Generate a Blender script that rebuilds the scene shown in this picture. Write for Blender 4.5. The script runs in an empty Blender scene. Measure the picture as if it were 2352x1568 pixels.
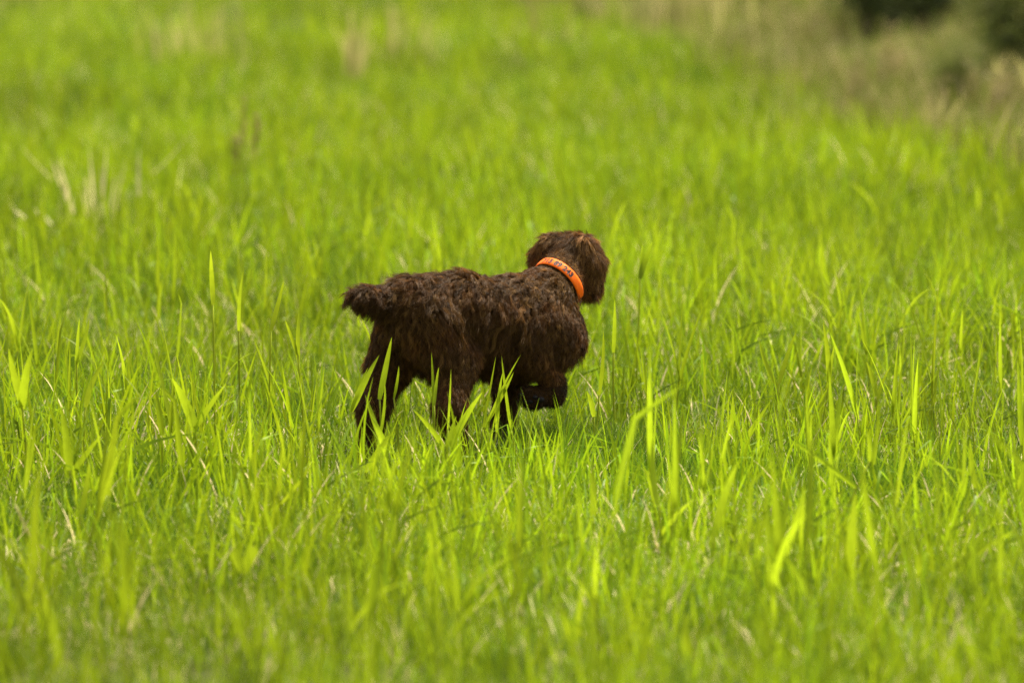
import bpy, bmesh, math, random
import numpy as np
from mathutils import Vector, Matrix, kdtree

R = math.radians
rng = np.random.default_rng(11)
random.seed(11)
scene = bpy.context.scene
COL = scene.collection

# ---------------------------------------------------------------- camera
CAM_D, CAM_H, PITCH, FOCAL = 20.0, 2.4, R(5.61), 200.0
cam_data = bpy.data.cameras.new('camera')
cam_data.lens = FOCAL
cam_data.sensor_width = 36.0
cam_data.sensor_fit = 'HORIZONTAL'
cam_data.clip_start = 0.1
cam_data.clip_end = 2000.0
cam_data.dof.use_dof = True
cam_data.dof.focus_distance = 19.95
cam_data.dof.aperture_fstop = 2.3
cam = bpy.data.objects.new('camera', cam_data)
COL.objects.link(cam)
cam.location = (0, -CAM_D, CAM_H)
cam.rotation_euler = (R(90) - PITCH, 0, 0)
scene.camera = cam

# ---------------------------------------------------------------- sky, sun, exposure
SUN_EL, SUN_AZ = R(64), R(38)          # azimuth from +Y (away from camera) towards +X
world = bpy.data.worlds.new('World')
scene.world = world
world.use_nodes = True
wn, wl = world.node_tree.nodes, world.node_tree.links
wn.clear()
sky = wn.new('ShaderNodeTexSky')
sky.sky_type = 'NISHITA'
sky.sun_disc = False
sky.sun_elevation = SUN_EL
sky.sun_rotation = SUN_AZ
sky.air_density = 1.0
sky.dust_density = 3.0
hsv = wn.new('ShaderNodeHueSaturation')      # thin bright cloud: the blue is mostly washed out
hsv.inputs['Saturation'].default_value = 0.18
bg = wn.new('ShaderNodeBackground')
bg.inputs['Strength'].default_value = 0.09
wo = wn.new('ShaderNodeOutputWorld')
wl.new(sky.outputs[0], hsv.inputs['Color'])
wl.new(hsv.outputs[0], bg.inputs['Color'])
wl.new(bg.outputs[0], wo.inputs['Surface'])

sun_data = bpy.data.lights.new('sun', 'SUN')
sun_data.energy = 3.0
sun_data.angle = R(9)
sun_data.color = (1.0, 0.92, 0.76)
sun = bpy.data.objects.new('sun', sun_data)
COL.objects.link(sun)
sd = Vector((math.sin(SUN_AZ) * math.cos(SUN_EL), math.cos(SUN_AZ) * math.cos(SUN_EL), math.sin(SUN_EL)))
sun.rotation_euler = (-sd).to_track_quat('-Z', 'Y').to_euler()

vs = scene.view_settings
vs.view_transform = 'Standard'
vs.look = 'None'
vs.gamma = 1.0
vs.exposure = 1.93
vs.use_curve_mapping = False
cy = scene.cycles
cy.max_bounces = 8
cy.diffuse_bounces = 4
cy.glossy_bounces = 2
cy.transmission_bounces = 6
cy.transparent_max_bounces = 8
cy.use_denoising = True
cy.denoising_prefilter = 'NONE'
cy.caustics_reflective = False
cy.caustics_refractive = False

# ---------------------------------------------------------------- helpers
FPX = 2352.0 * FOCAL / 36.0
SP, CP = math.sin(PITCH), math.cos(PITCH)

def ray(px, py):
    a, b = (px - 1176.0) / FPX, (784.0 - py) / FPX
    return np.array([a, CP + b * SP, -SP + b * CP])

def U(px, py, Y):
    """point of the plane y = Y"""
    d = ray(px, py)
    t = (Y + CAM_D) / d[1]
    return np.array([0, -CAM_D, CAM_H]) + t * d

def proj(p):
    v = np.asarray(p, float) - np.array([0, -CAM_D, CAM_H])
    x = v[..., 0]
    f = v[..., 1] * CP - v[..., 2] * SP
    u = v[..., 1] * SP + v[..., 2] * CP
    return 1176 + FPX * x / f, 784 - FPX * u / f, FPX / f

def smooth(e0, e1, x):
    t = np.clip((np.asarray(x, float) - e0) / (e1 - e0), 0, 1)
    return t * t * (3 - 2 * t)

def fbm(x, y, s, seed=0):
    x, y = np.asarray(x, float) / s, np.asarray(y, float) / s
    r = np.random.default_rng(100 + seed)
    out, amp, fr = 0, 1.0, 1.0
    for _ in range(4):
        for _ in range(3):
            a, ph = r.uniform(0, 6.283), r.uniform(0, 6.283)
            out = out + amp / 3 * np.sin(fr * (x * math.cos(a) + y * math.sin(a)) * 6.283 + ph)
        amp *= .5
        fr *= 1.9
    return out

def edge_x(y):
    """field edge: to its right the rough bank with the hedge"""
    y = np.asarray(y, float)
    e = np.interp(y, [-30, 10, 15.5, 20.5, 24, 30, 35, 40, 60, 200], [6.5, 3.6, 2.95, 2.5, 2.15, 1.7, 1.0, .3, -.9, -10])
    return e + 0.12 * np.sin(y * 0.9) + 0.08 * np.sin(y * 2.3 + 1)

def ground_z(x, y):
    x, y = np.asarray(x, float), np.asarray(y, float)
    d = np.sqrt(x * x + y * y)
    und = 0.05 * fbm(x, y, 9.0, 1) + 0.10 * fbm(x, y, 26.0, 2) * smooth(10, 24, y)
    z = und * smooth(1.3, 5.0, d)
    z = z + 0.9 * smooth(-1, -20, x) * smooth(6, 40, y)
    z = z + 0.0016 * np.clip(y - 42, 0, None) ** 2 * (y < 160) + (0.0016 * 118 ** 2 + (y - 160) * 0.2) * (y >= 160)
    b = smooth(0.0, 3.0, x - edge_x(y)) * smooth(6, 14, y)
    z = z + 0.45 * b * (1 + 0.3 * fbm(x, y, 5.0, 3))
    return z

def new_mesh(name, verts, faces, smooth_shade=True):
    me = bpy.data.meshes.new(name)
    me.from_pydata([tuple(map(float, v)) for v in verts], [], [tuple(map(int, f)) for f in faces])
    if smooth_shade:
        me.polygons.foreach_set('use_smooth', [True] * len(me.polygons))
    me.update()
    return me

def link(name, data, parent=None, mat=None):
    o = bpy.data.objects.new(name, data)
    COL.objects.link(o)
    if parent is not None:
        o.parent = parent
    if mat is not None and data is not None and not data.materials:
        data.materials.append(mat)
    return o

def tag(o, label=None, cat=None, group=None, kind=None):
    if label: o['label'] = label
    if cat: o['category'] = cat
    if group: o['group'] = group
    if kind: o['kind'] = kind
    return o

# ---------------------------------------------------------------- materials
def plant_material(name, color=None, attr=None, trans=0.5, rough=0.55, spec=0.10, var=0.25, patch=0.0, gain=1.25):
    m = bpy.data.materials.new(name)
    m.use_nodes = True
    n, l = m.node_tree.nodes, m.node_tree.links
    n.clear()
    if attr:
        src = n.new('ShaderNodeAttribute')
        src.attribute_name = attr
        col = src.outputs['Color']
    else:
        src = n.new('ShaderNodeRGB')
        src.outputs[0].default_value = (*color, 1)
        col = src.outputs[0]
    oi = n.new('ShaderNodeObjectInfo')
    geo = n.new('ShaderNodeNewGeometry')
    mr = n.new('ShaderNodeMapRange')
    mr.inputs['To Min'].default_value = 1 - var
    mr.inputs['To Max'].default_value = 1 + var
    l.new(oi.outputs['Random'], mr.inputs['Value'])
    hs = n.new('ShaderNodeHueSaturation')
    l.new(col, hs.inputs['Color'])
    l.new(mr.outputs[0], hs.inputs['Value'])
    col = hs.outputs[0]
    if patch:
        nz = n.new('ShaderNodeTexNoise')
        nz.inputs['Scale'].default_value = 0.55
        nz.inputs['Detail'].default_value = 3
        l.new(geo.outputs['Position'], nz.inputs['Vector'])
        mr2 = n.new('ShaderNodeMapRange')
        mr2.inputs['From Min'].default_value = .3
        mr2.inputs['From Max'].default_value = .7
        mr2.inputs['To Min'].default_value = 0.5 - patch
        mr2.inputs['To Max'].default_value = 0.5 + patch * .5
        l.new(nz.outputs[0], mr2.inputs['Value'])
        l.new(mr2.outputs[0], hs.inputs['Hue'])
        nb = n.new('ShaderNodeTexNoise')
        nb.inputs['Scale'].default_value = 0.22
        nb.inputs['Detail'].default_value = 2
        l.new(geo.outputs['Position'], nb.inputs['Vector'])
        mb = n.new('ShaderNodeMapRange')
        mb.inputs['From Min'].default_value = .3
        mb.inputs['From Max'].default_value = .7
        mb.inputs['To Min'].default_value = .74
        mb.inputs['To Max'].default_value = 1.18
        l.new(nb.outputs[0], mb.inputs['Value'])
        mm = n.new('ShaderNodeMath'); mm.operation = 'MULTIPLY'
        l.new(mr.outputs[0], mm.inputs[0]); l.new(mb.outputs[0], mm.inputs[1])
        l.new(mm.outputs[0], hs.inputs['Value'])
    # fine lengthwise mottling of the leaf
    nf = n.new('ShaderNodeTexNoise')
    nf.inputs['Scale'].default_value = 38
    nf.inputs['Detail'].default_value = 2
    l.new(geo.outputs['Position'], nf.inputs['Vector'])
    mf = n.new('ShaderNodeMapRange')
    mf.inputs['To Min'].default_value = .78
    mf.inputs['To Max'].default_value = 1.22
    l.new(nf.outputs[0], mf.inputs['Value'])
    mul = n.new('ShaderNodeVectorMath'); mul.operation = 'SCALE'
    l.new(col, mul.inputs[0]); l.new(mf.outputs[0], mul.inputs['Scale'])
    pb = n.new('ShaderNodeBsdfPrincipled')
    pb.inputs['Roughness'].default_value = rough
    pb.inputs['Specular IOR Level'].default_value = spec
    l.new(mul.outputs[0], pb.inputs['Base Color'])
    tr = n.new('ShaderNodeBsdfTranslucent')
    gm = n.new('ShaderNodeVectorMath'); gm.operation = 'SCALE'
    gm.inputs['Scale'].default_value = gain
    l.new(mul.outputs[0], gm.inputs[0]); l.new(gm.outputs[0], tr.inputs['Color'])
    mx = n.new('ShaderNodeMixShader')
    mx.inputs[0].default_value = trans
    l.new(pb.outputs[0], mx.inputs[1]); l.new(tr.outputs[0], mx.inputs[2])
    out = n.new('ShaderNodeOutputMaterial')
    l.new(mx.outputs[0], out.inputs['Surface'])
    return m

def simple_material(name, color, rough=.7, spec=.3, noise=0.0, scale=20, color2=None):
    m = bpy.data.materials.new(name)
    m.use_nodes = True
    n, l = m.node_tree.nodes, m.node_tree.links
    pb = n['Principled BSDF']
    pb.inputs['Roughness'].default_value = rough
    pb.inputs['Specular IOR Level'].default_value = spec
    pb.inputs['Base Color'].default_value = (*color, 1)
    if noise or color2:
        tc = n.new('ShaderNodeNewGeometry')
        nz = n.new('ShaderNodeTexNoise')
        nz.inputs['Scale'].default_value = scale
        nz.inputs['Detail'].default_value = 5
        l.new(tc.outputs['Position'], nz.inputs['Vector'])
        mx = n.new('ShaderNodeMix'); mx.data_type = 'RGBA'
        c2 = color2 or tuple(c * (1 - noise) for c in color)
        mx.inputs['A'].default_value = (*color, 1)
        mx.inputs['B'].default_value = (*c2, 1)
        rp = n.new('ShaderNodeMapRange')
        rp.inputs['From Min'].default_value = .35
        rp.inputs['From Max'].default_value = .65
        l.new(nz.outputs[0], rp.inputs['Value'])
        l.new(rp.outputs[0], mx.inputs['Factor'])
        l.new(mx.outputs['Result'], pb.inputs['Base Color'])
    return m

LIME = (0.191, 0.266, 0.0050)
MID = (0.118, 0.190, 0.0060)
DARK = (0.055, 0.112, 0.0060)
BLUE = (0.125, 0.190, 0.040)
STRAW = (0.52, 0.45, 0.22)
OLIVE = (0.115, 0.118, 0.020)
BROWN = (0.21, 0.165, 0.065)

M_GRASS = plant_material('grass_blades', attr='tint', trans=.50, var=.18, patch=.012, spec=.12, rough=.45)
M_REED = plant_material('reed_leaf', color=(0.218, 0.286, 0.0080), trans=.52, var=.24, rough=.42, gain=1.35, patch=.010)
M_STEM = plant_material('reed_stem', color=(0.24, 0.285, 0.012), trans=.2, var=.2)
M_STRAW = plant_material('dry_straw', color=(0.54, 0.47, 0.22), trans=.4, var=.2, spec=.2, rough=.6)
M_PALE = plant_material('weathered_straw', color=(0.34, 0.30, 0.105), trans=.35, var=.25, spec=.1, rough=.7)
M_DOCK = plant_material('dock_stalk', color=(0.22, 0.175, 0.055), trans=.3, var=.2)
M_WEED = plant_material('dry_weed', color=(0.25, 0.20, 0.080), trans=.3, var=.3)
M_BUSH = plant_material('bush_leaf', attr='tint', trans=.35, var=.15, rough=.5)
M_BARK = simple_material('bark', (0.09, 0.065, 0.04), noise=.5, scale=30)
M_SOIL = simple_material('meadow_floor', (0.075, 0.095, 0.016), rough=.95, spec=.1, scale=3.0, color2=(0.060, 0.058, 0.022))

# ---------------------------------------------------------------- ground
def build_ground():
    ys = np.concatenate([np.linspace(-30, -10, 12), np.linspace(-9, 12, 70), np.linspace(12.5, 60, 110), np.linspace(62, 160, 40), np.linspace(170, 700, 20)])
    xs = np.concatenate([np.linspace(-220, -26, 14), np.linspace(-24, -9, 20), np.linspace(-8.5, 12, 90), np.linspace(13, 30, 18), np.linspace(35, 220, 12)])
    X, Y = np.meshgrid(xs, ys)
    Z = ground_z(X, Y)
    nx, ny = len(xs), len(ys)
    v = np.stack([X, Y, Z], -1).reshape(-1, 3)
    i = np.arange(ny - 1)[:, None] * nx + np.arange(nx - 1)[None]
    i = i.ravel()
    f = np.stack([i, i + 1, i + nx + 1, i + nx], 1)
    o = link('ground', new_mesh('ground', v, f), mat=M_SOIL)
    tag(o, 'gently rolling meadow floor under the grass', kind='structure')
build_ground()

# ---------------------------------------------------------------- blade and leaf meshes
def blade(spine, width, wdir, fold=0.0, prof=(0.35, 0.9), across=2):
    """ribbon leaf along a spine; across = 2 (flat strip) or 3 (creased along the midrib)"""
    spine = np.asarray(spine, float)
    n = len(spine)
    t = np.linspace(0, 1, n)
    p, q = prof
    w = np.power(np.clip(t + 0.02, 0, 1), p) * np.power(np.clip(1 - t, 0, 1), q)
    w = w / max(w.max(), 1e-6) * width * .5
    w[-1] = width * .012
    tan = np.gradient(spine, axis=0)
    tan /= np.linalg.norm(tan, axis=1)[:, None] + 1e-9
    wd = np.asarray(wdir, float)
    wd = wd if wd.ndim == 2 else np.repeat(wd[None], n, 0)
    wd = wd - (wd * tan).sum(1)[:, None] * tan
    wd /= np.linalg.norm(wd, axis=1)[:, None] + 1e-9
    nor = np.cross(tan, wd)
    if across == 2:
        V = np.stack([spine - wd * w[:, None], spine + wd * w[:, None]], 1).reshape(-1, 3)
        F = [(2 * i, 2 * i + 1, 2 * i + 3, 2 * i + 2) for i in range(n - 1)]
    else:
        up = nor * (w * fold)[:, None]
        V = np.stack([spine - wd * w[:, None] + up, spine, spine + wd * w[:, None] + up], 1).reshape(-1, 3)
        F = []
        for i in range(n - 1):
            a = 3 * i
            F += [(a, a + 1, a + 4, a + 3), (a + 1, a + 2, a + 5, a + 4)]
    return V, F

def arc_spine(base, az, lean0, lean1, length, n, kink=None):
    """polyline leaving the vertical at lean0 and ending at lean1 (radians), in the plane of azimuth az"""
    ls = lean0 + (lean1 - lean0) * np.linspace(0, 1, n - 1) ** 1.5
    if kink:
        ls = np.where(np.linspace(0, 1, n - 1) > kink[0], ls + kink[1], ls)
    st = length / (n - 1)
    d = np.stack([np.sin(ls) * math.cos(az), np.sin(ls) * math.sin(az), np.cos(ls)], 1) * st
    return np.vstack([[base], np.asarray(base) + np.cumsum(d, 0)])

def tube(pts, radii, k=5):
    pts = np.asarray(pts, float)
    n = len(pts)
    tan = np.gradient(pts, axis=0)
    tan /= np.linalg.norm(tan, axis=1)[:, None] + 1e-9
    ref = np.array([0.31, 0.95, 0.05])
    a = np.cross(tan, ref); a /= np.linalg.norm(a, axis=1)[:, None] + 1e-9
    b = np.cross(tan, a)
    V, F = [], []
    for i in range(n):
        for j in range(k):
            th = 2 * math.pi * j / k
            V.append(pts[i] + radii[i] * (math.cos(th) * a[i] + math.sin(th) * b[i]))
    for i in range(n - 1):
        for j in range(k):
            F.append((i * k + j, i * k + (j + 1) % k, (i + 1) * k + (j + 1) % k, (i + 1) * k + j))
    F.append(tuple(range(k))[::-1]); F.append(tuple(range((n - 1) * k, n * k)))
    return np.array(V), F

class Soup:
    def __init__(s): s.v, s.f, s.c, s.n = [], [], [], 0
    def add(s, VF, col=(1, 1, 1)):
        V, F = VF
        s.v.append(np.asarray(V, float)); s.f += [tuple(i + s.n for i in f) for f in F]
        s.c.append(np.repeat(np.array([[*col, 1.0]]), len(V), 0)); s.n += len(V)
    def mesh(s, name, mat=None, tint=False):
        me = new_mesh(name, np.vstack(s.v), s.f)
        if tint:
            a = me.color_attributes.new('tint', 'FLOAT_COLOR', 'POINT')
            a.data.foreach_set('color', np.vstack(s.c).astype(np.float32).ravel())
        if mat: me.materials.append(mat)
        return me

def mixc(a, b, t): return tuple(np.array(a) * (1 - t) + np.array(b) * t)
def jit(c, s=.15):
    k = rng.uniform(1 - s, 1 + s)
    h = rng.uniform(-.07, .07)
    return (c[0] * k * (1 + h), c[1] * k, c[2] * k * (1 + abs(h)))

def grass_clump(name, nb, hmin, hmax, spread, wmin, wmax, palette, lean=(0.05, .9), curl=0.0, seg=6):
    s = Soup()
    for _ in range(nb):
        r, a = spread * math.sqrt(rng.random()), rng.uniform(0, 6.283)
        base = np.array([r * math.cos(a), r * math.sin(a), -0.012])
        az = rng.uniform(0, 6.283)
        L = rng.uniform(hmin, hmax)
        l0 = rng.uniform(0, .35)
        l1 = l0 + rng.uniform(*lean)
        kink = (rng.uniform(.35, .7), rng.uniform(.5, 1.6)) if rng.random() < .14 + curl else None
        sp = arc_spine(base, az, l0, l1, L, seg, kink)
        if curl:
            sp[:, :2] += curl * .03 * np.cumsum(rng.normal(0, 1, (seg, 2)), 0)
        fa = rng.uniform(0, 6.283)
        wd = np.array([math.cos(fa), math.sin(fa), 0])
        pal = palette[rng.choice(len(palette), p=[p for _, p in palette])][0]
        s.add(blade(sp, rng.uniform(wmin, wmax), wd, prof=(.15, .7)), jit(pal))
    return s.mesh(name, M_GRASS, tint=True)

def unlinked_collection(name, meshes):
    c = bpy.data.collections.new(name)
    for i, me in enumerate(meshes):
        c.objects.link(bpy.data.objects.new('%s_%02d' % (name, i), me))
    return c

def scatter(name, pts, rot, scl, idx, coll, label, kind='stuff'):
    me = bpy.data.meshes.new(name)
    me.from_pydata([tuple(p) for p in pts], [], [])
    a = me.attributes.new('rot', 'FLOAT_VECTOR', 'POINT'); a.data.foreach_set('vector', np.asarray(rot, np.float32).ravel())
    a = me.attributes.new('scl', 'FLOAT_VECTOR', 'POINT'); a.data.foreach_set('vector', np.asarray(scl, np.float32).ravel())
    a = me.attributes.new('idx', 'INT', 'POINT'); a.data.foreach_set('value', np.asarray(idx, np.int32))
    o = link(name, me)
    ng = bpy.data.node_groups.new(name, 'GeometryNodeTree')
    ng.interface.new_socket('Geometry', in_out='INPUT', socket_type='NodeSocketGeometry')
    ng.interface.new_socket('Geometry', in_out='OUTPUT', socket_type='NodeSocketGeometry')
    n, l = ng.nodes, ng.links
    gi, go = n.new('NodeGroupInput'), n.new('NodeGroupOutput')
    ci = n.new('GeometryNodeCollectionInfo')
    ci.inputs['Collection'].default_value = coll
    ci.inputs['Separate Children'].default_value = True
    ci.inputs['Reset Children'].default_value = True
    ip = n.new('GeometryNodeInstanceOnPoints')
    ip.inputs['Pick Instance'].default_value = True
    l.new(gi.outputs[0], ip.inputs['Points'])
    l.new(ci.outputs[0], ip.inputs['Instance'])
    for nm, ty, sock in (('rot', 'FLOAT_VECTOR', 'Rotation'), ('scl', 'FLOAT_VECTOR', 'Scale'), ('idx', 'INT', 'Instance Index')):
        na = n.new('GeometryNodeInputNamedAttribute')
        na.data_type = ty
        na.inputs['Name'].default_value = nm
        l.new(na.outputs['Attribute'], ip.inputs[sock])
    l.new(ip.outputs[0], go.inputs[0])
    md = o.modifiers.new('scatter', 'NODES')
    md.node_group = ng
    tag(o, label, 'grass', kind=kind)
    return o

# ---------------------------------------------------------------- meadow grass (nobody could count it)
pal_a = [(LIME, .42), (MID, .34), (DARK, .08), (BLUE, .09), (STRAW, .07)]
pal_b = [(LIME, .27), (MID, .38), (DARK, .13), (BLUE, .12), (STRAW, .10)]
pal_tall = [(LIME, .70), (MID, .26), (STRAW, .04)]
pal_dark = [(DARK, .62), (MID, .36), (STRAW, .02)]
pal_dry = [(STRAW, .72), (mixc(STRAW, BROWN, .5), .16), (MID, .12)]
pal_rough = [(OLIVE, .54), (BROWN, .10), (MID, .24), (mixc(STRAW, BROWN, .5), .12)]
clumps = []
for k in range(5): clumps.append(grass_clump('c', 22, .07, .19, .085, .0035, .0085, pal_a, lean=(.05, 1.1)))           # 0-4 bright
for k in range(4): clumps.append(grass_clump('c', 26, .06, .17, .10, .0025, .0065, pal_b, lean=(.4, 1.9)))  # 5-8 mixed tangle
for k in range(2): clumps.append(grass_clump('c', 60, .12, .22, .10, .0018, .0035, pal_dark, lean=(.1, .9)))  # 9-10 dark tussock
for k in range(3): clumps.append(grass_clump('c', 10, .06, .17, .10, .003, .007, pal_dry, lean=(.2, 2.2), curl=.35))  # 11-13 dry bits
for k in range(3): clumps.append(grass_clump('c', 11, .15, .36, .12, .006, .0125, pal_tall, lean=(.03, .45), seg=7))  # 14-16 tall bright
for k in range(3): clumps.append(grass_clump('c', 34, .20, .60, .16, .005, .011, pal_rough, lean=(.1, .9)))  # 17-19 rough bank
CL = unlinked_collection('meadow_clump', clumps)

def meadow():
    P, S, I = [], [], []
    def zone(n, x0, x1, y0, y1, zs):
        x, y = rng.uniform(x0, x1, n), rng.uniform(y0, y1, n)
        on_bank = (x - edge_x(y) > rng.normal(0, .25, n)) & (y > 8)
        darkp = fbm(x, y, 3.4, 7)
        dryp = fbm(x, y, 4.3, 9)
        hgt = 1 + .22 * fbm(x, y, 5.5, 5)
        u = rng.random(n)
        idx = rng.integers(0, 5, n)
        idx = np.where(u < .42, rng.integers(5, 9, n), idx)
        idx = np.where((rng.random(n) < .05 + .30 * smooth(.35, .9, darkp)), rng.integers(9, 11, n), idx)
        idx = np.where((rng.random(n) < .14 * (1 - .6 * smooth(4, 14, y)) + .20 * smooth(.1, .9, dryp) * (1 - .7 * smooth(4, 14, y))), rng.integers(11, 14, n), idx)
        tallp = (rng.random(n) < .20 - .08 * smooth(-2, 0, y) + .13 * smooth(2, 8, y) * (1 - .7 * smooth(12, 26, y)))
        idx = np.where(tallp, rng.integers(14, 17, n), idx)
        idx = np.where(on_bank, rng.integers(17, 20, n), idx)
        zs = zs * np.where(on_bank, .72, 1.0)
        near_dog = (np.abs(x) < .75) & (y > -1.1) & (y < .6)
        idx = np.where(near_dog & (idx >= 14) & (y > -.32), rng.integers(5, 9, n), idx)
        s = zs * hgt * rng.uniform(.75, 1.25, n) * (.88 + .12 * smooth(-2.5, -.5, y))
        s = np.where(near_dog, s * np.where(idx >= 14, .85, .72), s)
        P.append(np.stack([x, y, ground_z(x, y)], 1)); I.append(idx)
        S.append(np.stack([s, s, s * rng.uniform(.85, 1.15, n)], 1))
    zone(18500, -4.2, 4.2, -8.5, 4.0, .92)
    zone(11000, -5.5, 5.5, 4.0, 14.0, 1.05)
    zone(17000, -8.0, 9.5, 14.0, 30.0, 1.0)
    zone(19000, -13.0, 15.0, 30.0, 62.0, 1.12)
    zone(5000, -20.0, 20.0, 62.0, 100.0, 2.2)
    for px, py, Y, n in ((2050, 1130, -1.2, 90), (390, 1085, -1.0, 80), (1330, 1035, .1, 60), (1640, 1040, -.4, 50), (60, 760, 2.6, 70)):   # dark dense tussocks
        c = U(px, py, Y)
        x, y = c[0] + rng.normal(0, .17, n), Y + rng.normal(0, .22, n)
        s_ = rng.uniform(.65, 1.0, n)
        P.append(np.stack([x, y, ground_z(x, y)], 1)); I.append(rng.integers(9, 11, n)); S.append(np.stack([s_, s_, s_], 1))
    P, S, I = np.vstack(P), np.vstack(S), np.concatenate(I)
    rot = np.stack([rng.normal(0, .10, len(P)), rng.normal(0, .10, len(P)), rng.uniform(0, 6.283, len(P))], 1)
    scatter('meadow_grass', P, rot, S, I, CL, 'fine tangled bright green meadow grass with dry straw bits')
meadow()

# ---------------------------------------------------------------- reed shoots
def shoot_parts(kind, wide=1.0):
    """stem and leaves of one shoot, base at the origin; returns (height, [(name, mesh), ...])"""
    H = rng.uniform(.20, .30)
    az = rng.uniform(0, 6.283)
    st = arc_spine((0, 0, -.02), az, rng.uniform(0, .06), rng.uniform(.05, .16), H, 6)
    out = [('stem', new_mesh('stem', *tube(st, np.linspace(.0030, .0020, 6), 5)))]
    out[0][1].materials.append(M_STEM)
    specs = {'spear': [(1., .03, .10, .24, .017), (.92, .10, .14, .20, .013)],
             'fork': [(1., .16, .24, .24, .019), (.97, .22, .50, .22, .018), (.6, .35, .8, .16, .012)],
             'arching': [(1., .10, .22, .25, .018), (.9, .45, 1.25, .26, .019), (.65, .30, .55, .22, .015), (.4, .4, .9, .18, .012)],
             'fan': [(1., .04, .10, .26, .018), (.93, .25, .38, .25, .019), (.8, .32, .52, .24, .017), (.55, .38, .75, .2, .014)],
             'single': [(1., .10, .22, .30, .021)],
             }[kind]
    a = rng.uniform(0, 6.283)
    for f, l0, l1, L, w in specs:
        p = st[-1] if f >= 1 else np.array([np.interp(f * H, np.linspace(0, H, 6), st[:, k]) for k in range(3)])
        a += math.pi + rng.normal(0, .45)
        L *= rng.uniform(.95, 1.4)
        kink = (rng.uniform(.45, .75), rng.uniform(.4, .8)) if rng.random() < .06 else None
        sp = arc_spine(p, a, l0, l1, L, 9, kink)
        wa = a + math.pi / 2 + rng.normal(0, .5)
        tw = rng.normal(0, .5)
        wd = np.stack([[math.cos(wa + tw * t), math.sin(wa + tw * t), 0] for t in np.linspace(0, 1, 9)])
        me = new_mesh('leaf', *blade(sp, w * wide * rng.uniform(.55, .95), wd, fold=.45, prof=(.32, .95), across=3))
        me.materials.append(M_REED)
        out.append(('leaf', me))
    return out

KINDS = ['spear', 'fork', 'arching', 'fan', 'single']
LOOK = {'spear': 'slender furled reed shoot',
        'fork': 'reed shoot with two broad forking leaves',
        'arching': 'reed shoot with one arching leaf',
        'fan': 'leafy reed shoot with fanned blades',
        'single': 'reed shoot carrying one upright blade'}
VARIANTS = [(k, shoot_parts(k)) for k in KINDS for _ in range(4)]
VARIANTS += [(k, shoot_parts(k, 1.2)) for k in KINDS for _ in range(2)]     # 20-29: broad-leaved

def joined(parts):
    s = Soup()
    for nm, me in parts:
        V = np.zeros(len(me.vertices) * 3); me.vertices.foreach_get('co', V)
        s.add((V.reshape(-1, 3), [tuple(p.vertices) for p in me.polygons]), (0.218, .286, .0080) if nm == 'leaf' else (.19, .225, .012))
    return s.mesh('shoot', M_GRASS, tint=True)
SHOOTS = unlinked_collection('reed_shoot_form', [joined(p) for _, p in VARIANTS])

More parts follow.
